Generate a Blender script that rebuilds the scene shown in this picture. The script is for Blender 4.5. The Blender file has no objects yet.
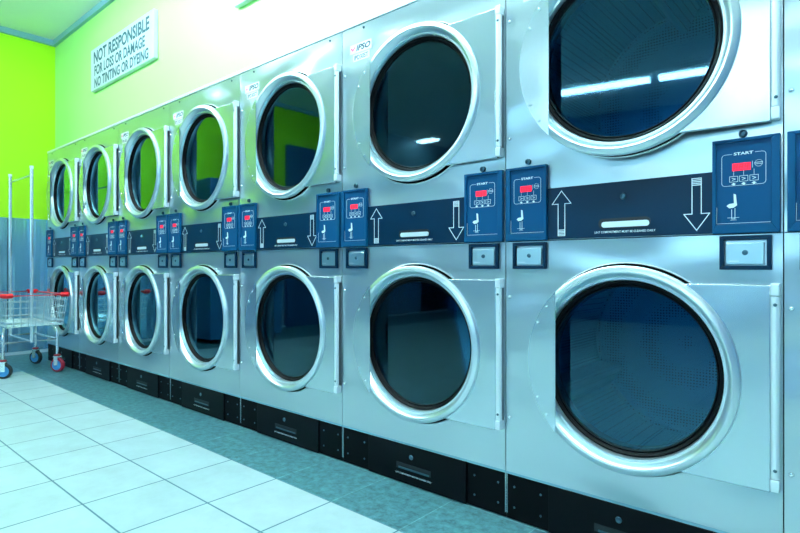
import bpy, math, random
from mathutils import Vector, Matrix
random.seed(7)
PI = math.pi
scene = bpy.context.scene
C = scene.collection

# ------------------------------------------------------------------ materials
def new_mat(name):
    m = bpy.data.materials.new(name); m.use_nodes = True
    nt = m.node_tree; b = nt.nodes['Principled BSDF']
    return m, nt, b
def N(nt, t, **kw):
    n = nt.nodes.new(t)
    for k, v in kw.items():
        setattr(n, k, v)
    return n
def pmat(name, col, rough=.5, metal=0., spec=.5, coat=0.):
    m, nt, b = new_mat(name)
    b.inputs['Base Color'].default_value = (*col, 1)
    b.inputs['Roughness'].default_value = rough
    b.inputs['Metallic'].default_value = metal
    b.inputs['Specular IOR Level'].default_value = spec
    b.inputs['Coat Weight'].default_value = coat
    tc = N(nt, 'ShaderNodeTexCoord'); nz = N(nt, 'ShaderNodeTexNoise'); nz.inputs['Scale'].default_value = 60
    nt.links.new(tc.outputs['Object'], nz.inputs['Vector'])
    mr = N(nt, 'ShaderNodeMapRange'); mr.inputs['To Min'].default_value = max(0, rough-.008); mr.inputs['To Max'].default_value = min(1, rough+.008)
    nt.links.new(nz.outputs['Fac'], mr.inputs['Value']); nt.links.new(mr.outputs['Result'], b.inputs['Roughness'])
    return m
def steel(name, col, rough, wav=.25, metal=1.0, wscale=(3, 3, 3), brush=(2, 2, 160), bdist=.02):
    """brushed sheet metal with slow dents and a fine grain"""
    m, nt, b = new_mat(name)
    L = nt.links.new
    tc = N(nt, 'ShaderNodeTexCoord')
    oi = N(nt, 'ShaderNodeObjectInfo')
    b.inputs['Metallic'].default_value = metal
    mp = N(nt, 'ShaderNodeMapping'); mp.inputs['Scale'].default_value = wscale
    L(tc.outputs['Object'], mp.inputs['Vector'])
    cb = N(nt, 'ShaderNodeVectorMath', operation='ADD')
    L(mp.outputs['Vector'], cb.inputs[0])
    sc = N(nt, 'ShaderNodeVectorMath', operation='SCALE'); sc.inputs['Scale'].default_value = 1.7
    L(oi.outputs['Location'], sc.inputs[0]); L(sc.outputs['Vector'], cb.inputs[1])
    n1 = N(nt, 'ShaderNodeTexNoise'); n1.inputs['Scale'].default_value = 1; n1.inputs['Detail'].default_value = 1.2
    L(cb.outputs['Vector'], n1.inputs['Vector'])
    bp = N(nt, 'ShaderNodeBump'); bp.inputs['Strength'].default_value = wav; bp.inputs['Distance'].default_value = bdist
    L(n1.outputs['Fac'], bp.inputs['Height'])
    m2 = N(nt, 'ShaderNodeMapping'); m2.inputs['Scale'].default_value = brush
    L(tc.outputs['Object'], m2.inputs['Vector'])
    n2 = N(nt, 'ShaderNodeTexNoise'); n2.inputs['Scale'].default_value = 1; n2.inputs['Detail'].default_value = 3
    L(m2.outputs['Vector'], n2.inputs['Vector'])
    mr = N(nt, 'ShaderNodeMapRange'); mr.inputs['To Min'].default_value = rough*.985; mr.inputs['To Max'].default_value = rough*1.015
    L(n2.outputs['Fac'], mr.inputs['Value']); L(mr.outputs['Result'], b.inputs['Roughness'])
    mx = N(nt, 'ShaderNodeMix', data_type='RGBA'); mx.inputs['A'].default_value = (*[c*.997 for c in col], 1); mx.inputs['B'].default_value = (*col, 1)
    L(n2.outputs['Fac'], mx.inputs['Factor']); L(mx.outputs['Result'], b.inputs['Base Color'])
    L(bp.outputs['Normal'], b.inputs['Normal'])
    return m
def glass_mat(name, tint, ior=1.5):
    """thin pane: clear film that mirrors more at a slant"""
    m = bpy.data.materials.new(name); m.use_nodes = True; nt = m.node_tree; nt.nodes.clear()
    o = N(nt, 'ShaderNodeOutputMaterial'); mx = N(nt, 'ShaderNodeMixShader'); tr = N(nt, 'ShaderNodeBsdfTransparent'); gl = N(nt, 'ShaderNodeBsdfGlossy')
    fr = N(nt, 'ShaderNodeFresnel'); fr.inputs['IOR'].default_value = ior
    tr.inputs['Color'].default_value = (*tint, 1); gl.inputs['Color'].default_value = (.42, .84, 1, 1)
    tc = N(nt, 'ShaderNodeTexCoord'); nz = N(nt, 'ShaderNodeTexNoise'); nz.inputs['Scale'].default_value = 9
    mr = N(nt, 'ShaderNodeMapRange'); mr.inputs['To Min'].default_value = .01; mr.inputs['To Max'].default_value = .05
    nt.links.new(tc.outputs['Object'], nz.inputs['Vector']); nt.links.new(nz.outputs['Fac'], mr.inputs['Value']); nt.links.new(mr.outputs['Result'], gl.inputs['Roughness'])
    lw = N(nt, 'ShaderNodeLayerWeight'); lw.inputs['Blend'].default_value = .5
    pw = N(nt, 'ShaderNodeMath', operation='POWER'); pw.inputs[1].default_value = 4.0; nt.links.new(lw.outputs['Facing'], pw.inputs[0])
    ma = N(nt, 'ShaderNodeMath', operation='MULTIPLY_ADD'); ma.inputs[1].default_value = 1.6; ma.use_clamp = True
    nt.links.new(pw.outputs[0], ma.inputs[0]); nt.links.new(fr.outputs[0], ma.inputs[2]); nt.links.new(ma.outputs[0], mx.inputs['Fac']); nt.links.new(tr.outputs[0], mx.inputs[1]); nt.links.new(gl.outputs[0], mx.inputs[2])
    nt.links.new(mx.outputs[0], o.inputs['Surface'])
    return m
def emis(name, col, s):
    m, nt, b = new_mat(name)
    b.inputs['Base Color'].default_value = (*[min(1, c) for c in col], 1)
    b.inputs['Emission Color'].default_value = (*col, 1); b.inputs['Emission Strength'].default_value = s
    return m
def paint(name, col, rough=.55, var=.06, sc=1.5):
    m, nt, b = new_mat(name); L = nt.links.new
    tc = N(nt, 'ShaderNodeTexCoord'); nz = N(nt, 'ShaderNodeTexNoise'); nz.inputs['Scale'].default_value = sc; nz.inputs['Detail'].default_value = 3
    L(tc.outputs['Object'], nz.inputs['Vector'])
    mx = N(nt, 'ShaderNodeMix', data_type='RGBA'); mx.inputs['A'].default_value = (*[c*(1-var) for c in col], 1); mx.inputs['B'].default_value = (*[min(1, c*(1+var)) for c in col], 1)
    L(nz.outputs['Fac'], mx.inputs['Factor']); L(mx.outputs['Result'], b.inputs['Base Color'])
    b.inputs['Roughness'].default_value = rough
    n2 = N(nt, 'ShaderNodeTexNoise'); n2.inputs['Scale'].default_value = 180
    L(tc.outputs['Object'], n2.inputs['Vector'])
    bp = N(nt, 'ShaderNodeBump'); bp.inputs['Strength'].default_value = .08; bp.inputs['Distance'].default_value = .002
    L(n2.outputs['Fac'], bp.inputs['Height']); L(bp.outputs['Normal'], b.inputs['Normal'])
    return m
TX, TY = .3315, .305
def tile_mat(name, c1, c2, grout, rough, mott, mscale, off=(0, 0), mortar=.0035):
    m, nt, b = new_mat(name); L = nt.links.new
    tc = N(nt, 'ShaderNodeTexCoord'); mp = N(nt, 'ShaderNodeMapping'); mp.inputs['Location'].default_value = (off[0], off[1], 0)
    L(tc.outputs['Object'], mp.inputs['Vector'])
    br = N(nt, 'ShaderNodeTexBrick'); br.offset = 0; br.squash = 1
    br.inputs['Scale'].default_value = 1; br.inputs['Brick Width'].default_value = TX; br.inputs['Row Height'].default_value = TY
    br.inputs['Mortar Size'].default_value = mortar; br.inputs['Mortar Smooth'].default_value = .15
    br.inputs['Color1'].default_value = (*c1, 1); br.inputs['Color2'].default_value = (*c2, 1); br.inputs['Mortar'].default_value = (*grout, 1)
    L(mp.outputs['Vector'], br.inputs['Vector'])
    nz = N(nt, 'ShaderNodeTexNoise'); nz.inputs['Scale'].default_value = mscale; nz.inputs['Detail'].default_value = 8; nz.inputs['Roughness'].default_value = .75
    L(tc.outputs['Object'], nz.inputs['Vector'])
    cr = N(nt, 'ShaderNodeMapRange'); cr.inputs['From Min'].default_value = .32; cr.inputs['From Max'].default_value = .68
    cr.inputs['To Min'].default_value = 1-mott; cr.inputs['To Max'].default_value = 1+mott
    L(nz.outputs['Fac'], cr.inputs['Value'])
    mu = N(nt, 'ShaderNodeVectorMath', operation='SCALE'); L(br.outputs['Color'], mu.inputs[0]); L(cr.outputs['Result'], mu.inputs['Scale'])
    L(mu.outputs['Vector'], b.inputs['Base Color'])
    b.inputs['Roughness'].default_value = rough
    bp = N(nt, 'ShaderNodeBump'); bp.inputs['Strength'].default_value = .35; bp.inputs['Distance'].default_value = .002; bp.invert = True
    L(br.outputs['Fac'], bp.inputs['Height']); L(bp.outputs['Normal'], b.inputs['Normal'])
    return m
def drum_mat():
    m, nt, b = new_mat('perforated_drum'); L = nt.links.new
    tc = N(nt, 'ShaderNodeTexCoord'); vo = N(nt, 'ShaderNodeTexVoronoi'); vo.inputs['Scale'].default_value = 90; vo.inputs['Randomness'].default_value = .15
    L(tc.outputs['Object'], vo.inputs['Vector'])
    mr = N(nt, 'ShaderNodeMapRange'); mr.inputs['From Min'].default_value = .22; mr.inputs['From Max'].default_value = .32
    L(vo.outputs['Distance'], mr.inputs['Value'])
    mx = N(nt, 'ShaderNodeMix', data_type='RGBA'); mx.inputs['A'].default_value = (.01, .015, .02, 1); mx.inputs['B'].default_value = (.34, .50, .56, 1)
    L(mr.outputs['Result'], mx.inputs['Factor']); L(mx.outputs['Result'], b.inputs['Base Color'])
    b.inputs['Metallic'].default_value = .6; b.inputs['Roughness'].default_value = .42
    return m

STEEL_U = steel('brushed_steel_panel', (.54, .65, .70), .28, wav=1.1, metal=.85, wscale=(2.2, 2.2, 4.2), brush=(2, 2, 90), bdist=.03)
STEEL_D = steel('brushed_steel_door', (.58, .70, .755), .24, wav=.7, metal=.88, wscale=(3, 3, 3), brush=(2, 2, 90))
RING = steel('satin_steel_ring', (.70, .80, .85), .30, wav=0, metal=.82, brush=(3, 3, 3))
STEEL_T = steel('steel_trim', (.80, .90, .95), .40, wav=0, metal=.45, brush=(20, 20, 20))
CLAD = steel('steel_wall_cladding', (.42, .72, .92), .24, wav=1.2, metal=.75, wscale=(11, 11, .7), brush=(120, 120, 2), bdist=.03)
CHROME = pmat('chrome', (.85, .94, .98), .22, .75)
GLASS = glass_mat('door_glass', (.26, .62, .80), 1.72)
GASKET_SHADE = pmat('black_rubber_and_shade', (.001, .002, .003), .5, 0, .12)  # rubber of the gaskets, also the black for shaded gaps round the doors
DRUM = drum_mat()
BEZEL = pmat('blue_bezel', (.0015, .068, .17), .45, 0, .15)
FACE = pmat('blue_control_face', (.0015, .064, .17), .4, 0, .15)
NAVY = pmat('navy_panel', (.0008, .020, .052), .28, 0, .2)
KICK = pmat('black_kick', (.0012, .0025, .004), .45, 0, .12)
KICKB = pmat('black_plinth_block', (.001, .002, .003), .55, 0, .1)
WHITE = pmat('white_print', (.75, .88, .92), .5)
DARK = pmat('dark_slot', (.004, .008, .012), .5)
LOCK = pmat('dark_lock', (.07, .15, .20), .3, .8)
COIN = steel('coin_plate_steel', (.62, .78, .82), .3, wav=.1)
REDP = pmat('red_plastic', (.85, .008, .02), .4)
PINK = pmat('pink_mark', (.85, .18, .30), .5)
LABELM = pmat('white_label', (.80, .90, .92), .5)
INK = pmat('dark_ink', (.02, .07, .12), .5)
LED = emis('red_display', (1., .008, .045), 1.1)
LEDD = pmat('display_digits', (.12, .0, .01), .5)
BLUEHUB = pmat('blue_hub', (.05, .30, .62), .4)
TYRE = pmat('red_tyre', (.35, .015, .04), .5)
BLACKT = pmat('black_tyre', (.012, .014, .02), .5)
LIME = paint('lime_paint', (.50, .93, .003), .6)
PALE = paint('pale_lime_paint', (.46, .96, .27), .5)
CEIL = paint('ceiling_board', (.84, .90, .86), .8, .03, 3)
SIGNW = pmat('white_sign_board', (.52, .63, .70), .4)
SIGNI = pmat('sign_ink', (.03, .12, .16), .5)
BLUET = pmat('grey_blue_trim', (.22, .45, .56), .45)
BLUEW = paint('pale_blue_paint', (.30, .55, .68), .6)
DBLUE = paint('deep_blue_paint', (.01, .13, .30), .5)
TEAL = paint('deep_blue_wall', (.012, .17, .38), .6)
TUBE = emis('fluorescent_tube', (.74, .94, 1.0), 125)
TUBE2 = emis('far_fluorescent_tube', (.78, .95, .98), 34)
TUBE_FILL = emis('added_fill_tube', (.74, .94, 1.0), 110)  # unseen fill added to brighten the end wall and far-left dryers
FIX = pmat('light_housing', (.7, .8, .8), .5)
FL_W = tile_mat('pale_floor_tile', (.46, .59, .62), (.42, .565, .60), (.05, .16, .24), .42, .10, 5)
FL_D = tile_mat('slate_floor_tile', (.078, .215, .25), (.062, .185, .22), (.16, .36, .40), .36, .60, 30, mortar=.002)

# ------------------------------------------------------------------ mesh builder
class MB:
    def __init__(s): s.v = []; s.f = []
    def add(s, vs, fs):
        b = len(s.v); s.v += [tuple(p) for p in vs]; s.f += [tuple(b+i for i in f) for f in fs]; return s
    def box(s, x0, x1, y0, y1, z0, z1):
        vs = [(x, y, z) for x in (x0, x1) for y in (y0, y1) for z in (z0, z1)]
        return s.add(vs, [(0, 1, 3, 2), (4, 6, 7, 5), (0, 4, 5, 1), (2, 3, 7, 6), (0, 2, 6, 4), (1, 5, 7, 3)])
    def prism(s, pts, y0, y1):
        """polygon in XZ extruded along Y"""
        n = len(pts); vs = [(x, y0, z) for x, z in pts]+[(x, y1, z) for x, z in pts]
        return s.add(vs, [tuple(range(n)), tuple(range(2*n-1, n-1, -1))]+[(i, i+n, (i+1) % n+n, (i+1) % n) for i in range(n)])
    def stroke(s, pts, w, y0, y1, closed=False):
        """line of width w in the XZ plane"""
        n = len(pts); m = n if closed else n-1
        for i in range(m):
            a = Vector(pts[i]); b = Vector(pts[(i+1) % n]); d = (b-a)
            if d.length < 1e-7: continue
            d.normalize(); q = Vector((-d.y, d.x))*w/2; e = d*w/2
            P = [a-e+q, a-e-q, b+e-q, b+e+q]
            s.prism([(p.x, p.y) for p in P], y0, y1)
        return s
    def lathe(s, prof, cx=0, cz=0, n=72, caps=False):
        """profile [(r, y)] turned about the Y axis at (cx, cz)"""
        k = len(prof); vs = []
        for j in range(n):
            a = 2*PI*j/n
            vs += [(cx+r*math.cos(a), y, cz+r*math.sin(a)) for r, y in prof]
        fs = [(j*k+i, j*k+i+1, ((j+1) % n)*k+i+1, ((j+1) % n)*k+i) for j in range(n) for i in range(k-1)]
        if caps: fs += [tuple(j*k for j in range(n)), tuple(j*k+k-1 for j in range(n-1, -1, -1))]
        return s.add(vs, fs)
    def disc(s, cx, cz, r, y0, y1, n=24):
        return s.prism([(cx+r*math.cos(2*PI*i/n), cz+r*math.sin(2*PI*i/n)) for i in range(n)], y0, y1)
    def tube(s, pts, r, n=8, closed=False):
        P = [Vector(p) for p in pts]; m = len(P); base = len(s.v); prev = None
        for i in range(m):
            if closed: t = P[(i+1) % m]-P[i-1]
            else: t = P[min(i+1, m-1)]-P[max(i-1, 0)]
            t.normalize()
            if prev is None:
                a = Vector((0, 0, 1)) if abs(t.z) < .9 else Vector((1, 0, 0))
                u = t.cross(a).normalized()
            else:
                u = (prev-t*prev.dot(t)).normalized()
            prev = u; w = t.cross(u)
            for j in range(n):
                an = 2*PI*j/n; s.v.append(tuple(P[i]+u*r*math.cos(an)+w*r*math.sin(an)))
        for i in range(m if closed else m-1):
            i2 = (i+1) % m
            for j in range(n):
                s.f.append((base+i*n+j, base+i*n+(j+1) % n, base+i2*n+(j+1) % n, base+i2*n+j))
        if not closed:
            s.f.append(tuple(base+j for j in range(n-1, -1, -1))); s.f.append(tuple(base+(m-1)*n+j for j in range(n)))
        return s
    def holed(s, x0, x1, z0, z1, cx, cz, r, y0, y1, n=72):
        """rectangle with a round hole, thickness y0..y1"""
        an = [2*PI*i/n for i in range(n)]
        for X in (x0, x1):
            for Z in (z0, z1): an.append(math.atan2(Z-cz, X-cx) % (2*PI))
        an = sorted(an); k = len(an); inn = []; out = []
        for a in an:
            c, q = math.cos(a), math.sin(a); t = 1e9
            if c > 1e-9: t = min(t, (x1-cx)/c)
            if c < -1e-9: t = min(t, (x0-cx)/c)
            if q > 1e-9: t = min(t, (z1-cz)/q)
            if q < -1e-9: t = min(t, (z0-cz)/q)
            inn.append((cx+r*c, cz+r*q)); out.append((cx+t*c, cz+t*q))
        vs = [(x, y0, z) for x, z in inn]+[(x, y0, z) for x, z in out]+[(x, y1, z) for x, z in inn]+[(x, y1, z) for x, z in out]
        fs = []
        for i in range(k):
            j = (i+1) % k
            fs += [(i, k+i, k+j, j), (2*k+i, 2*k+j, 3*k+j, 3*k+i), (k+i, 3*k+i, 3*k+j, k+j), (i, j, 2*k+j, 2*k+i)]
        return s.add(vs, fs)
    def build(s, name, mat, parent=None, smooth=30, bevel=0, seg=2):
        me = bpy.data.meshes.new(name); me.from_pydata(s.v, [], s.f); me.validate()
        import bmesh
        bm = bmesh.new(); bm.from_mesh(me); bmesh.ops.recalc_face_normals(bm, faces=bm.faces); bm.to_mesh(me); bm.free()
        for p in me.polygons: p.use_smooth = True
        me.set_sharp_from_angle(angle=math.radians(smooth))
        me.materials.append(mat)
        o = bpy.data.objects.new(name, me); C.objects.link(o)
        if parent: o.parent = parent
        if bevel:
            b = o.modifiers.new('bevel', 'BEVEL'); b.width = bevel; b.segments = seg; b.limit_method = 'ANGLE'; b.angle_limit = math.radians(40); b.harden_normals = False
        return o
def empty(name, loc=(0, 0, 0), rz=0):
    o = bpy.data.objects.new(name, None); o.location = loc; o.rotation_euler = (0, 0, rz); o.empty_display_size = .1; C.objects.link(o); return o
def tag(o, label=None, cat=None, group=None, kind=None):
    if label: o['label'] = label
    if cat: o['category'] = cat
    if group: o['group'] = group
    if kind: o['kind'] = kind
    return o
def struct(o, label=None): o['kind'] = 'structure'; return tag(o, label)
def text_mb(txt, x, z, y, width, height, shear=0, bold=0., thick=.0006, align='CENTER'):
    """lettering standing in the XZ plane and facing -Y, squeezed into width x height; returns an MB"""
    cu = bpy.data.curves.new('t', 'FONT'); cu.body = txt; cu.size = 1; cu.align_x = 'LEFT'; cu.shear = shear; cu.offset = bold; cu.resolution_u = 3
    o = bpy.data.objects.new('t', cu); C.objects.link(o); bpy.context.view_layer.update()
    me = bpy.data.meshes.new_from_object(o.evaluated_get(bpy.context.evaluated_depsgraph_get()))
    xs = [v.co.x for v in me.vertices]; ys = [v.co.y for v in me.vertices]
    ax, bx, ay, by = min(xs), max(xs), min(ys), max(ys)
    mb = MB(); sx = width/(bx-ax); sy = height/(by-ay)
    mb.add([(x+(v.co.x-(ax+bx)/2)*sx, y, z+(v.co.y-(ay+by)/2)*sy) for v in me.vertices], [tuple(p.vertices) for p in me.polygons])
    bpy.data.objects.remove(o); bpy.data.meshes.remove(me); bpy.data.curves.remove(cu)
    return mb
def join(*mbs):
    r = MB()
    for m in mbs: r.add(m.v, m.f)
    return r
def copy_tree(o, parent=None):
    c = o.copy(); C.objects.link(c); c.parent = parent
    for ch in list(o.children): copy_tree(ch, c)
    return c

# ------------------------------------------------------------------ the stacked dryer (width .8, right side x=+.4)
CX = .009
ZC = {'lower': .565, 'upper': 1.500}
RR = .303
def make_door(root, zc):
    """origin of the door on its hinge line so that it can swing"""
    hx, hy = .389, -.012
    d = empty('door'); d.parent = root; d.location = (hx, hy, 0)
    cx = CX-hx; oy = -hy
    def Y(y): return y+oy
    # dished steel ring with rounded lip
    prof = [(.262, -.012), (.3005, -.012), (.302, -.0125), (.303, -.014), (.303, -.027), (.3015, -.032), (.298, -.0345), (.290, -.0365), (.286, -.0375), (.283, -.0365), (.279, -.033), (.272, -.020), (.264, .000), (.259, .011), (.261, -.008), (.262, -.012)]
    MB().lathe([(r, Y(y)) for r, y in prof], cx, zc, 96).build('door_ring', RING, d, 24)
    # square hinge-side sheet (ring side cut round)
    z0, z1, x1 = zc-.262, zc+.254, .3755-hx
    pts = []
    a0 = math.asin(.254/.296); a1 = -math.asin(.262/.296)
    pts += [(x1, z0), (x1, z1)]
    for i in range(33):
        a = a0+(a1-a0)*i/32; pts.append((cx+.296*math.cos(a), zc+.296*math.sin(a)))
    MB().prism(pts, Y(-.024), Y(-.012)).build('hinge_side_sheet', STEEL_D, d, 30, .003, 3)
    # black filler that draws the shade behind the hinge-side sheet
    MB().prism([(x1-.001, z0+.004), (x1-.001, z1-.004)]+[(cx+.290*math.cos(a), zc+.290*math.sin(a)) for a in [math.asin(.250/.290)-(math.asin(.250/.290)+math.asin(.258/.290))*i/32 for i in range(33)]], Y(-.0118), Y(-.0008)).build('sheet_gap_shade', GASKET_SHADE, d)
    MB().lathe([(.298, Y(-.0005)), (.3020, Y(-.0005)), (.3020, Y(-.0125)), (.298, Y(-.0125))], cx, zc, 96).build('door_gap_shade', GASKET_SHADE, d, 30)  # black ring drawing the shade between door ring and cabinet
    # hinge tube and caps
    h = MB(); h.tube([(-.0035+0, Y(-.0195), zc-.226), (-.0035, Y(-.0195), zc+.226)], .0100, 16)
    hg = h.build('hinge', STEEL_T, d, 40)
    for s in (-1, 1):
        za, zb = zc+s*.228, zc+s*.258
        MB().box(-.0135, .0055, Y(-.0295), Y(-.001), min(za, zb), max(za, zb)).build('hinge_cap', STEEL_T, hg, 30, .002, 2)
        MB().lathe([(.001, Y(-.0315)), (.0038, Y(-.0305)), (.0045, Y(-.0285))], -.0035, zc+s*.205, 12, True).build('screw', LOCK, hg)
    # glass and gaskets
    MB().lathe([(.259, Y(.010)), (.2585, Y(.004)), (.254, Y(.003)), (.2485, Y(.008)), (.247, Y(.012)), (.243, Y(.010)), (.240, Y(.016))], cx, zc, 96).build('gasket', GASKET_SHADE, d, 40)
    MB().disc(cx, zc, .250, Y(.016), Y(.020), 72).build('glass', GLASS, d)
    MB().lathe([(.259, Y(.012)), (.259, Y(.055)), (.243, Y(.060)), (.238, Y(.055)), (.238, Y(.022))], cx, zc, 72).build('inner_collar', GASKET_SHADE, d, 40)
    # flat pull plate across the left of the ring
    ch = -.206; a = math.acos(ch/.3025); pts = []
    for i in range(41):
        t = a+(2*PI-2*a)*i/40; pts.append((cx+.3025*math.cos(t), zc+.3025*math.sin(t)))
    pl = MB().prism(pts, Y(-.0400), Y(-.0378)).build('pull_plate', STEEL_D, d, 30)
    for t in (144, 156, 204, 216):
        t = math.radians(t)
        MB().lathe([(.0015, Y(-.0430)), (.004, Y(-.042)), (.005, Y(-.0400))], cx+.292*math.cos(t), zc+.292*math.sin(t), 12, True).build('rivet', CHROME, pl)
    return d

def seg_digit(mb, ch, x, z, w, h, y0, y1):
    S = {'A': 'abcefg', 'R': 'abcefg', 'F': 'aefg', 'E': 'adefg', '4': 'bcfg', '8': 'abcdefg', 'Y': 'bcdfg'}[ch]
    t = w*.2; sl = h*.12
    def P(a, b): return (x+a*w+sl*(b-.5), z+b*h)
    seg = {'a': (0, 1, 1, 1), 'b': (1, 1, 1, .5), 'c': (1, .5, 1, 0), 'd': (0, 0, 1, 0), 'e': (0, 0, 0, .5), 'f': (0, .5, 0, 1), 'g': (0, .5, 1, .5)}
    for c in S:
        a, b, c2, d2 = seg[c]; mb.stroke([P(a, b), P(c2, d2)], t, y0, y1)

def make_control(root, x0, x1, mirrored, label):
    """blue coin control panel; x0..x1 outer"""
    z0, z1 = .951, 1.196
    li, ri = (.017, .009) if mirrored else (.009, .018)
    ax, bx, az, bz = x0+li, x1-ri, z0+.023, z1-.008
    p = MB()
    # picture-frame bezel
    p.prism([(x0, z0), (x1, z0), (bx, az), (ax, az)], -.017, -.001); p.prism([(ax, bz), (bx, bz), (x1, z1), (x0, z1)], -.017, -.001)
    p.prism([(x0, z0), (ax, az), (ax, bz), (x0, z1)], -.017, -.001); p.prism([(x1, z0), (x1, z1), (bx, bz), (bx, az)], -.017, -.001)
    o = p.build('control_panel', BEZEL, root, 30, .0012, 2)
    tag(o, label)
    MB().box(ax-.001, bx+.001, -.011, -.002, az-.001, bz+.001).build('panel_face', FACE, o)
    F, B = -.0116, -.0108
    X = lambda u: ax+u*((bx-ax)/.1235); Z = lambda u: bz-u*1.0
    m = MB(); r = .008; pts = []
    xa, xb, za, zb = X(.0126), X(.111), Z(.113), Z(.031)
    pts.append((X(.036), zb)); 
    for cx, cz, a in ((xa+r, zb-r, 90), (xa+r, za+r, 180), (xb-r, za+r, 270), (xb-r, zb-r, 0)):
        for i in range(5): t = math.radians(a+i*22.5); pts.append((cx+r*math.cos(t), cz+r*math.sin(t)))
    pts.append((X(.088), zb)); m.stroke(pts, .0009, F, B)
    # leader lines, button frames and arrows
    for k, u in enumerate((.040, .0625, .0855)):
        m.stroke([(X(u), Z(.074)), (X(u), Z(.087))], .0007, F, B)
        m.stroke([(X(u-.0093), Z(.089)), (X(u+.0093), Z(.089)), (X(u+.0093), Z(.103)), (X(u-.0093), Z(.103))], .0009, F, B, True)
        m.stroke([(X(u-.004), Z(.093)), (X(u+.004), Z(.096)), (X(u-.003), Z(.099))], .0012, F, B)
        m.prism([(X(u), Z(.1055)), (X(u-.006), Z(.1095)), (X(u+.006), Z(.1095))], F, B)
        m.prism([(X(u-.0025), Z(.1095)), (X(u+.0025), Z(.1095)), (X(u+.0025), Z(.112)), (X(u-.0025), Z(.112))], F, B)
    # round emblem with bar
    c = (X(.0955), Z(.060)); m.stroke([(c[0]+.0085*math.cos(t*PI/8), c[1]+.0085*math.sin(t*PI/8)) for t in range(16)], .0006, F, B, True)
    m.stroke([(c[0]-.0085, c[1]+.002), (c[0]+.0085, c[1]+.002)], .001, F, B); m.stroke([(c[0]-.0085, c[1]-.002), (c[0]+.0085, c[1]-.002)], .001, F, B)
    m.stroke([(X(.082), Z(.054)), (X(.082), Z(.070))], .0008, F, B)
    # bottom rule
    MB().stroke([(X(.001), Z(.168)), (X(.001), Z(.2105)), (X(.1205), Z(.2105))], .0009, F, B).build('printed_rule', WHITE, o)
    # coin-and-hand pictogram
    ic = MB()
    ic.prism([(X(.040), Z(.012+.122)), (X(.045), Z(.012+.124)), (X(.047), Z(.012+.146)), (X(.041), Z(.012+.147))], F-.002, B)
    ic.prism([(X(.024), Z(.012+.153)), (X(.030), Z(.012+.148)), (X(.047), Z(.012+.146)), (X(.048), Z(.012+.152)), (X(.040), Z(.012+.158)), (X(.030), Z(.012+.159))], F-.002, B)
    ic.stroke([(X(.0355), Z(.012+.163)), (X(.0355), Z(.012+.187)), (X(.043), Z(.012+.187)), (X(.043), Z(.012+.160))], .0012, F-.0005, B)
    ic.stroke([(X(.026), Z(.012+.184)), (X(.052), Z(.012+.184))], .0009, F, B); ic.stroke([(X(.033), Z(.012+.190)), (X(.046), Z(.012+.190))], .0009, F, B)
    tx = text_mb('START', X(.062), Z(.031), F, .044, .0075, bold=.03)
    m.build('legend', WHITE, o); tx.build('lettering', WHITE, o)
    ic.build('coin_pictogram', WHITE, o)
    dp = MB().box(X(.037), X(.078), -.0125, -.0105, Z(.075), Z(.056)).build('display', LED, o)
    dg = MB()
    for i, chh in enumerate('AR4'):
        seg_digit(dg, chh, X(.042+i*.012), Z(.0715), .0062, .0118, -.0131, -.0122)
    dg.build('digits', LEDD, dp)
    return o

def make_coin(root, x0, x1):
    z0, z1 = .857, .945
    p = MB(); t = .011
    p.prism([(x0, z0), (x1, z0), (x1-t, z0+t), (x0+t, z0+t)], -.013, -.001); p.prism([(x0+t, z1-t), (x1-t, z1-t), (x1, z1), (x0, z1)], -.013, -.001)
    p.prism([(x0, z0), (x0+t, z0+t), (x0+t, z1-t), (x0, z1)], -.013, -.001); p.prism([(x1, z0), (x1, z1), (x1-t, z1-t), (x1-t, z0+t)], -.013, -.001)
    o = p.build('coin_box', NAVY, root, 30, .0012, 2)
    f = MB().box(x0+t+.004, x1-t-.006, -.010, -.001, z0+t+.003, z1-t-.008).build('coin_box_face', COIN, o, 30, .001, 2)
    cx, cz = (x0+x1)/2, (z0+z1)/2
    MB().lathe([(.002, -.0135), (.006, -.013), (.007, -.010)], cx, cz, 16, True).build('lock', LOCK, f)
    m = MB()
    for i in range(4): m.stroke([(x0+t+.012+i*.006, z0+.022), (x0+t+.015+i*.006, z0+.022)], .003, -.0105, -.0098)
    m.build('stamped_mark', WHITE, f)
    return o

def rounded(x0, x1, z0, z1, r, n=6):
    pts = []
    for cx, cz, a in ((x1-r, z1-r, 0), (x0+r, z1-r, 90), (x0+r, z0+r, 180), (x1-r, z0+r, 270)):
        for i in range(n+1): t = math.radians(a+90*i/n); pts.append((cx+r*math.cos(t), cz+r*math.sin(t)))
    return pts

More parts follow.
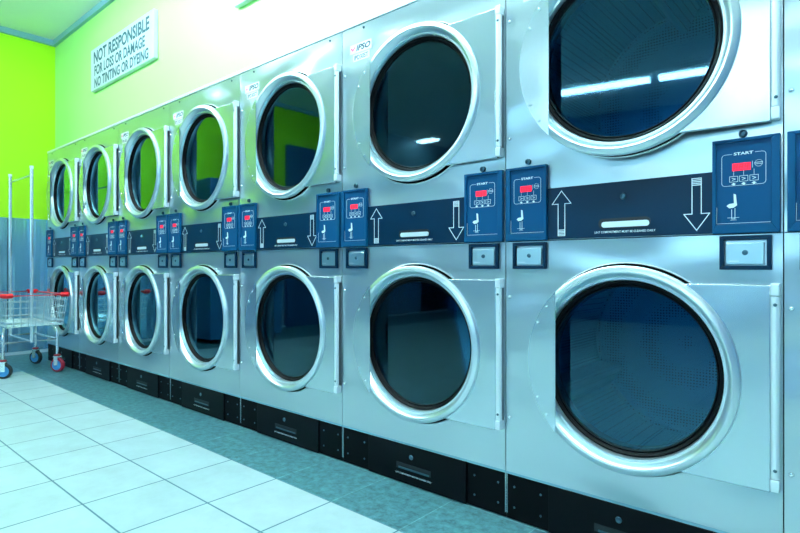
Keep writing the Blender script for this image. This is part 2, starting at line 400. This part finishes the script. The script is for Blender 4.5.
def make_dryer():
    root = empty('stacked_tumble_dryer')
    W = .3985
    # carcass: sides, back, top, divider
    b = MB()
    b.box(-W, -W+.003, .003, 1.0, .02, 1.90); b.box(W-.003, W, .003, 1.0, .02, 1.90)
    b.box(-W+.003, W-.003, .995, 1.0, .02, 1.90); b.box(-W, W, .003, 1.0, 1.90, 1.905); b.box(-W+.003, W-.003, .03, .995, 1.035, 1.04)
    b.box(-W+.003, W-.003, .03, .995, .10, .105)
    b.build('carcass', STEEL_D, root)
    MB().holed(-W, W, .165, .9485, CX, ZC['lower'], .262, 0, .003).build('front_panel', STEEL_U, root, 30)
    MB().holed(-W, W, .9515, 1.902, CX, ZC['upper'], .262, 0, .003).build('front_panel', STEEL_U, root, 30)
    MB().box(-.4, .4, -.004, .10, 1.904, 1.922).build('top_trim', STEEL_T, root, 30, .002, 2)
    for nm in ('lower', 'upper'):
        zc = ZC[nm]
        # fixed rim on the cabinet round the opening
        MB().lathe([(.3085, .001), (.3090, -.003), (.3105, -.004), (.3125, -.003), (.313, .001)], CX, zc, 96).build('opening_rim', RING, root, 40)
        MB().lathe([(.262, .03), (.2625, -.0008), (.309, -.0008), (.309, .0005)], CX, zc, 96).build('opening_shade', GASKET_SHADE, root, 40)  # black annulus stands in for the door ring's shadow on the front
        # drum
        pr = [(.262, .03), (.262, .075), (.275, .085), (.345, .095), (.352, .11), (.352, .66), (.34, .675), (.0005, .70)]
        dr = MB().lathe(pr, CX, zc, 64).build('drum', DRUM, root, 30)
        for k in range(3):
            a = math.radians((205 if nm == 'lower' else 330)+120*k); rb = MB()
            ca, sa = math.cos(a), math.sin(a); sec = []
            for w, r in ((-.055, .351), (-.012, .262), (.012, .262), (.055, .351)):
                sec.append((CX+r*ca-w*sa, zc+r*sa+w*ca))
            rb.prism(sec, .11, .655); rb.build('baffle', DRUM, dr, 30, .008, 2)
    dl = make_door(root, ZC['lower']); du = make_door(root, ZC['upper'])
    make_control(root, .243, .3945, False, None); make_control(root, -.391, -.240, True, None)
    make_coin(root, .259, .3765); make_coin(root, -.3665, -.244)
    # round locks above the control panels
    for x, z in ((.312, 1.209), (-.312, 1.213)):
        MB().lathe([(.0015, -.006), (.004, -.006), (.005, -.010), (.009, -.009), (.0105, -.001)], x, z, 20, True).build('panel_lock', LOCK, root)
    # lint panel
    lx0, lx1, lz0, lz1 = -.2385, .2425, .953, 1.117
    lp = MB().box(lx0, lx1, -.007, -.0005, lz0, lz1).build('lint_panel', NAVY, root, 30, .001, 2)
    F, B = -.0076, -.0068; m = MB(); w = .0022
    c = -.191; m.stroke([(c-.0115, .963), (c-.0115, 1.064), (c-.032, 1.064), (c, 1.105), (c+.032, 1.064), (c+.0115, 1.064), (c+.0115, .963)], w, F, B)
    for i in range(5): m.stroke([(c-.0115, .963+i*.0045), (c+.0115, .963+i*.0045)], .0024, F, B)
    m.build('arrow', WHITE, lp); m = MB()
    c = .203; m.stroke([(c-.0115, 1.104), (c-.0115, 1.008), (c-.032, 1.008), (c, .963), (c+.032, 1.008), (c+.0115, 1.008), (c+.0115, 1.104)], w, F, B)
    for i in range(5): m.stroke([(c-.0115, 1.104-i*.0045), (c+.0115, 1.104-i*.0045)], .0024, F, B)
    m.build('arrow', WHITE, lp)
    join(text_mb('LINT COMPARTMENT MUST BE CLEANED DAILY', .007, .9685, F, .178, .0062, bold=.012)).build('lettering', WHITE, lp)
    MB().prism(rounded(-.070, .082, .979, 1.009, .013), -.0078, -.0069).build('slot', DARK, lp)
    MB().prism(rounded(-.060, .079, .982, .999, .008), -.0105, -.0077).build('slot_pull', STEEL_T, lp)
    MB().lathe([(.0015, -.010), (.004, -.010), (.005, -.013), (.008, -.012), (.0095, -.007)], .0045, 1.072, 20, True).build('lock', LOCK, lp)
    # plinth
    kp = MB().box(-.238, .242, -.004, .02, .004, .157).build('kick_panel', KICK, root, 30, .0015, 2)
    MB().box(-.085, .085, -.0048, -.0035, .058, .082).build('slot', DARK, kp)
    MB().prism([(-.072, .060), (.078, .060), (.078, .066), (-.072, .066)], -.008, -.0045).build('slot_pull', LOCK, kp)
    MB().lathe([(.0015, -.006), (.005, -.0065), (.0085, -.007), (.010, -.004)], -.010, .113, 18, True).build('lock', LOCK, kp)
    join(text_mb('LINT COMPARTMENT MUST BE CLEANED DAILY', .0, .040, -.0046, .178, .0060, bold=.012)).build('lettering', WHITE, kp)
    for xa, xb in ((-.3985, -.2395), (.2435, .3985)):
        k = MB().box(xa, xb, .004, .02, .004, .155).build('plinth_block', KICKB, root, 30, .001, 2)
        for x in (xa+.03, xb-.03):
            for z in (.045, .115):
                MB().lathe([(.001, .000), (.0032, .001), (.004, .004)], x, z, 10, True).build('screw', LOCK, k)
    MB().box(-.3985, .3985, -.001, .004, .157, .1645).build('plinth_strip', BLUET, root)
    for z in (.351, .761, 1.30, 1.70):
        MB().lathe([(.0015, -.0052), (.004, -.0045), (.0062, -.0015), (.0065, .0)], -.384, z, 14, True).build('bolt', CHROME, root)
    for x in (-.27, .32):
        MB().lathe([(.0015, -.0052), (.004, -.0045), (.0052, -.0015), (.0055, .0)], x, 1.885, 12, True).build('bolt', LOCK, root)
    # badge and model tag, upper left of the front
    bd = MB().prism(rounded(-.352, -.226, 1.786, 1.826, .003, 2), -.0012, -.0002).build('badge', LABELM, root)
    text_mb('IPSO', -.272, 1.806, -.0016, .084, .026, shear=.25, bold=.04).build('lettering', INK, bd)
    MB().prism([(-.347, 1.818), (-.333, 1.806), (-.321, 1.818), (-.321, 1.808), (-.333, 1.794), (-.347, 1.808)], -.0017, -.0011).build('emblem', PINK, bd)
    mt = MB().prism(rounded(-.332, -.236, 1.750, 1.781, .002, 2), -.0012, -.0002).build('model_tag', LABELM, root)
    text_mb('IPD30ST', -.284, 1.7655, -.0016, .082, .020, bold=.02).build('lettering', INK, mt)
    return root, du

SEAM = [-.175, -.960, -1.781, -2.588, -3.385, -4.172, -4.955, -5.751]
proto, proto_door = make_dryer()
LAB = [
 'stainless steel stacked dryer second from the right, its upper round door slightly ajar',
 'stainless steel stacked dryer third from the right, left of the one with the ajar door',
 'stainless steel stacked dryer in mid row, fourth from the right, fifth from the left',
 'stainless steel stacked dryer fourth from the left, right of the notice sign',
 'stainless steel stacked dryer third from the left in the long row',
 'stainless steel stacked dryer second from the left, beside the one behind the cart',
 'stainless steel stacked dryer at the far left end of the row, behind the wire cart']
GRP = 'stacked tumble dryers in a row'
def place(o, xr, xl, label):
    w = xr-xl; o.location = (xr-w/2, 0, 0); o.scale = (w/.8, 1, 1); tag(o, label, 'tumble dryer', GRP)
others = []
for k in range(1, 7): others.append((copy_tree(proto), k))
right = copy_tree(proto)
for o, k in others: place(o, SEAM[k], SEAM[k+1], LAB[k])
place(proto, SEAM[0], SEAM[1], LAB[0])
place(right, SEAM[0]+.8, SEAM[0], 'stainless steel stacked dryer cut off by the right edge of the photo')
AJAR = 5.5
proto_door.location.z = -.012; proto_door.rotation_euler = (0, 0, math.radians(AJAR))

# ------------------------------------------------------------------ room shell
XL, XR, YF, YB, ZT = -6.35, 2.6, -7.0, .24, 3.17
FX, FY = -5.31, -.305
o = MB().box(FX, XR, YF, FY, -.05, 0).build('floor', FL_W); struct(o)
FL_W.node_tree.nodes['Mapping'].inputs['Location'].default_value = (1.845+TX*30, TY*40, 0)
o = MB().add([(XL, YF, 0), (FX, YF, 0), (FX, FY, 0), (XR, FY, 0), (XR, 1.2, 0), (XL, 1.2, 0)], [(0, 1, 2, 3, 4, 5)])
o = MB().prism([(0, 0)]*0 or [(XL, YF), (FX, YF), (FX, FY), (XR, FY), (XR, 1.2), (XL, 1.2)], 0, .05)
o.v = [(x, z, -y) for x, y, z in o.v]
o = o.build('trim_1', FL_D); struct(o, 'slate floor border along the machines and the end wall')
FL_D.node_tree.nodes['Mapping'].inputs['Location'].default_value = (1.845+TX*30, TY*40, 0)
struct(MB().box(XL, XR, YF, YB+.1, ZT, ZT+.05).build('ceiling', CEIL))
struct(MB().box(XL-.1, XL, -4.6, 1.2, 0, ZT).build('wall_left', LIME))
struct(MB().box(XL-.1, XL, YF, -4.6, 0, ZT).build('wall_left', BLUEW))
struct(MB().box(XR, XR+.1, YF, 1.2, 0, ZT).build('wall_right', TEAL))
wb = MB().box(XL, XR, YB, YB+.08, 1.925, ZT)
wl = MB().box(XL, SEAM[7]-.004, YB, YB+.08, 0, 1.925); struct(wl.build('wall_back', CLAD)); wb.box(SEAM[0]+.806, XR, YB, YB+.08, 0, 1.925)
struct(wb.build('wall_back', PALE))
# front wall with shop windows
wf = MB(); wins = [(-5.6, -3.7), (-3.3, -1.4), (-1.0, .9)]
wf.box(XL, XR, YF-.1, YF, 0, 1.45); wf.box(XL, XR, YF-.1, YF, 2.75, ZT)
xs = [XL]+[v for w in wins for v in w]+[XR]
for i in range(0, len(xs), 2): wf.box(xs[i], xs[i+1], YF-.1, YF, 1.45, 2.75)
struct(wf.build('wall_front', TEAL))
for i, (a, b) in enumerate(wins):
    fr = MB()
    for z in (1.45, 2.70): fr.box(a, b, YF-.07, YF-.02, z, z+.05)
    for x in (a, (a+b)/2-.02, b-.05): fr.box(x, x+.05, YF-.07, YF-.02, 1.50, 2.70)
    w = struct(fr.build('window_%d' % (i+1), FIX))
    MB().box(a+.05, b-.05, YF-.05, YF-.045, 1.50, 2.70).build('glass', glass_mat('window_glass', (.9, .95, .97)), w)
# ceiling edge trim
struct(MB().box(XL, XL+.03, YF, YB, ZT-.055, ZT).build('trim_2', BLUET)); struct(MB().box(XL+.03, XR, YB-.03, YB, ZT-.055, ZT).build('trim_3', BLUET))
# ceiling grid seams
g = MB()
for x in (-4.95, -3.75, -2.55, -1.35, -.15, 1.05, 2.2): g.box(x, x+.006, YF, YB-.03, ZT-.0015, ZT+.001)
for y in (-5.9, -4.7, -3.5, -2.3, -1.1): g.box(XL+.03, XR, y, y+.006, ZT-.0015, ZT+.001)
struct(g.build('trim_4', BLUET))
# steel cladding on the end wall
cl = MB(); ye = YB-.004
struct(MB().box(XL+.0002, XL+.0014, YF, YB, .03, 1.338).build('trim_6', DARK))
for y1 in (-.172, -1.372, -2.572, -3.772, -4.972, -6.172):
    cl.box(XL+.0015, XL+.006, y1+.006, ye, .03, 1.34); ye = y1
c = struct(cl.build('trim_5', CLAD), 'stainless steel sheets lining the foot of the lime green end wall')
struct(MB().box(XL+.001, XL+.010, YF, YB, 0.0, .03).build('baseboard_left', STEEL_T))

# notice sign and second sign on the wall above the machines
sx0, sx1, sz0, sz1 = -5.29, -4.06, 2.425, 2.79
sg = MB().box(sx0, sx1, YB-.034, YB-.002, sz0, sz1).build('notice_sign', SIGNW, None, 30, .003, 2)
tag(sg, 'white notice board reading not responsible for loss or damage, on the pale green wall', 'sign')
yy = YB-.0352; cx = (sx0+sx1)/2
def serif_text(t, cx, cz, w, h): return text_mb(t, cx, cz, yy, w, h, bold=.03)
join(serif_text('NOT RESPONSIBLE', cx, 2.708, 1.09, .108), serif_text('FOR LOSS OR DAMAGE', cx-.03, 2.590, 1.0, .090), serif_text('NO TINTING OR DYEING', cx-.0, 2.482, 1.06, .086)).build('lettering', SIGNI, sg)
s2 = MB().box(-2.98, -1.75, YB-.034, YB-.002, 2.462, 2.83).build('wall_sign', SIGNW, None, 30, .003, 2)
tag(s2, 'white wall board, only its lower left corner showing at the top edge', 'sign')

# ------------------------------------------------------------------ wire cart with hanging rack
def make_cart():
    r = empty('laundry_cart', (-5.36, -.31, 0))
    tag(r, 'chrome wire laundry cart with red rim and tall double pole hanging rack', 'cart')
    hx, hy = .44, .215; bx, by = .40, .19; zt, zb = .64, .40
    w = MB()
    for z in (.60, .545, .49, .435):
        f = (z-zb)/(zt-zb); X = bx+(hx-bx)*f; Yh = by+(hy-by)*f
        w.tube([(-X, -Yh, z), (X, -Yh, z), (X, Yh, z), (-X, Yh, z)], .0042, 6, True)
    def vert(x0, y0, x1, y1): w.tube([(x0, y0, zb), (x1, y1, zt)], .0034, 6)
    n = 17
    for i in range(n+1):
        t = -1+2*i/n; vert(t*bx, -by, t*hx, -hy); vert(t*bx, by, t*hx, hy)
    for i in range(9):
        t = -1+2*i/8; vert(-bx, t*by, -hx, t*hy); vert(bx, t*by, hx, t*hy)
    w.build('basket', CHROME, r)
    bt = MB()
    for i in range(29): x = -bx+2*bx*i/28; bt.tube([(x, -by, zb), (x, by, zb)], .0032, 5)
    for i in range(15): y = -by+2*by*i/14; bt.tube([(-bx, y, zb), (bx, y, zb)], .0032, 5)
    for z in (zb, zb+.025): bt.tube([(-bx, -by, z), (bx, -by, z), (bx, by, z), (-bx, by, z)], .006, 8, True)
    for i in range(40):
        x = -bx+2*bx*i/40; bt.tube([(x, -by, zb), (x+bx/40, -by-.001, zb+.025), (x+bx/20, -by, zb)], .003, 5)
    for i in range(20):
        y = -by+2*by*i/20; bt.tube([(bx, y, zb), (bx, y+by/20, zb+.025), (bx, y+by/10, zb)], .003, 5)
    bt.build('basket_floor', CHROME, r)
    MB().tube([(-hx, -hy, zt), (hx, -hy, zt), (hx, hy, zt), (-hx, hy, zt)], .0065, 8, True).build('rim', REDP, r, 40)
    for sx in (-1, 1):
        for sy in (-1, 1):
            MB().tube([(sx*(hx-.06), sy*hy, zt+.002), (sx*(hx-.01), sy*(hy+.002), zt+.002), (sx*(hx+.012), sy*(hy-.012), zt+.002), (sx*hx, sy*(hy-.05), zt+.002)], .019, 10).build('corner_bumper', REDP, r, 50)
    lx, ly = .285, .185
    fr = MB(); fr.tube([(-lx, -ly, .27), (lx, -ly, .27), (lx, ly, .27), (-lx, ly, .27)], .010, 10, True)
    fr.tube([(-lx, 0, .27), (lx, 0, .27)], .008, 8)
    fr.build('lower_frame', CHROME, r, 50)
    for sx in (-1, 1):
        for sy in (-1, 1):
            MB().tube([(sx*(lx-.05), sy*(ly-.02), .40), (sx*(lx-.03), sy*(ly-.01), .375), (sx*(lx-.003), sy*ly, .34), (sx*lx, sy*ly, .28), (sx*lx, sy*ly, .150)], .0105, 10).build('leg', CHROME, r, 50)
            c = empty('caster', (sx*lx, sy*ly, 0)); c.parent = r
            ang = {(1, 1): .55, (1, -1): .95, (-1, 1): .5, (-1, -1): .9}[(sx, sy)]; c.rotation_euler = (0, 0, ang)
            R = .058
            fk = MB()
            for s in (-1, 1): fk.box(-.014, .022, s*.022-.0015, s*.022+.0015, .055, .128)
            fk.box(-.020, .028, -.0235, .0235, .126, .131)
            fk.build('fork', CHROME, c, 30, .001)
            MB().lathe([(.0285, .010), (.030, .010), (.036, 0), (.030, -.010), (.0285, -.010)]).v
            col = MB(); n0 = 20
            vs = []; 
            for zz, rr in ((.132, .022), (.138, .026), (.144, .022)):
                vs += [(rr*math.cos(2*PI*i/n0), rr*math.sin(2*PI*i/n0), zz) for i in range(n0)]
            col.add(vs, [(a*n0+i, a*n0+(i+1) % n0, (a+1)*n0+(i+1) % n0, (a+1)*n0+i) for a in range(2) for i in range(n0)]+[tuple(range(n0)), tuple(range(3*n0-1, 2*n0-1, -1))])
            col.build('swivel_collar', TYRE, c, 40)
            tm = TYRE if (sx, sy) == (1, 1) else BLACKT
            MB().lathe([(.040, -.016), (.054, -.015), (.058, -.009), (.058, .009), (.054, .015), (.040, .016)], .006, R, 32).build('tyre', tm, c, 30)
            MB().lathe([(.0005, -.018), (.012, -.019), (.016, -.013), (.036, -.012), (.0415, -.017), (.0415, .017), (.036, .012), (.016, .013), (.012, .019), (.0005, .018)], .006, R, 32).build('hub', BLUEHUB, c, 30)
    for sx in (-1, 1):
        p = MB().tube([(sx*(lx+.015), 0, .262), (sx*(lx+.015), 0, 1.655)], .0125, 12).build('rack_pole', CHROME, r, 50)
        MB().tube([(sx*(lx+.015), 0, 1.645), (sx*(lx+.015), 0, 1.665)], .0145, 12).build('pole_cap', STEEL_T, p, 50)
    MB().tube([(-lx-.015, 0, 1.595), (lx+.015, 0, 1.595)], .007, 10).build('rack_bar', CHROME, r, 50)
    return r
make_cart()

# ------------------------------------------------------------------ things across the room, seen mirrored in glass and steel
def vending(x, y, label):
    r = empty('vending_machine', (x, y, 0)); tag(r, label, 'vending machine')
    MB().box(0, .8, -.48, .48, .05, 1.85).build('body', DBLUE, r, 30, .01, 2)
    MB().box(.78, .815, -.40, .12, .55, 1.70).build('display_window', NAVY, r, 30, .004)
    MB().box(.78, .81, .20, .42, .9, 1.5).build('selection_panel', BEZEL, r, 30, .004)
    for sx in (.05, .69):
        for sy in (-.42, .36): MB().box(sx, sx+.06, sy, sy+.06, 0, .05).build('foot', KICK, r)
    return r
vending(XL+.02, -1.95, 'deep blue vending machine against the lime end wall, seen mirrored in the door glass')
dr = MB().box(XL+.0, XL+.05, -4.7, -3.1, 0.0, 2.6).build('door_1', DBLUE); struct(dr)
MB().box(XL+.05, XL+.09, -3.24, -3.20, .95, 1.1).build('door_handle', CHROME, dr)

# ------------------------------------------------------------------ lights
def fixture(x, y, label, tube, L=1.30):
    r = empty('ceiling_light', (x, y, ZT)); tag(r, label, 'ceiling light', 'fluorescent ceiling fixtures')
    MB().box(-L/2-.02, L/2+.02, -.13, .13, -.04, -.001).build('housing', FIX, r, 30, .004)
    for s in (-.06, .06):
        MB().tube([(-L/2, s, -.058), (L/2, s, -.058)], .018, 12).build('tube', tube, r, 50)
    return r
NEAR = [(-4.45, -1.15), (-2.75, -.85), (-1.2, -.85), (.45, -.85)]  # the first is the added fill at the end wall
FAR = [(-6.05, -6.0), (-1.65, -5.5), (-.25, -5.5), (1.15, -5.5)]
for i, (x, y) in enumerate(NEAR):
    fixture(x, y, 'fluorescent ceiling fixture above the dryer aisle, %s' % ['unseen fill added to brighten the end wall', 'over the middle of the row', 'second from the right', 'right-hand end'][i], TUBE_FILL if i == 0 else TUBE)
for i, (x, y) in enumerate(FAR):
    fixture(x, y, 'fluorescent fixture of the far row, mirrored in the door glass, %s' % ['beside the end wall', 'left of three in line', 'middle of three in line', 'nearest the right wall'][i], TUBE2, .4 if i == 0 else 1.3)
def area(name, x, y, z, sx, sy, e, col=(.72, .96, 1.0)):
    l = bpy.data.lights.new(name, 'AREA'); l.shape = 'RECTANGLE'; l.size = sx; l.size_y = sy; l.energy = e; l.color = col
    o = bpy.data.objects.new(name, l); o.location = (x, y, z); C.objects.link(o); return o
w = bpy.data.worlds.new('World'); scene.world = w; w.use_nodes = True
bg = w.node_tree.nodes['Background']; bg.inputs['Color'].default_value = (.45, .82, 1.0, 1); bg.inputs['Strength'].default_value = 4.5

# ------------------------------------------------------------------ camera
cam = bpy.data.cameras.new('camera'); cam.sensor_width = 36; cam.lens = 545.97/800*36; cam.clip_start = .02
co = bpy.data.objects.new('camera', cam); co.location = (0, -1.651, .8651); co.rotation_euler = (PI/2, 0, math.radians(90-48.857)); C.objects.link(co)
scene.camera = co
scene.view_settings.view_transform = 'Standard'; scene.view_settings.look = 'None'; scene.view_settings.gamma = 1; scene.view_settings.exposure = .08
scene.cycles.use_denoising = True
scene.cycles.max_bounces = 10; scene.cycles.transparent_max_bounces = 16; scene.cycles.glossy_bounces = 6; scene.cycles.sample_clamp_indirect = 8
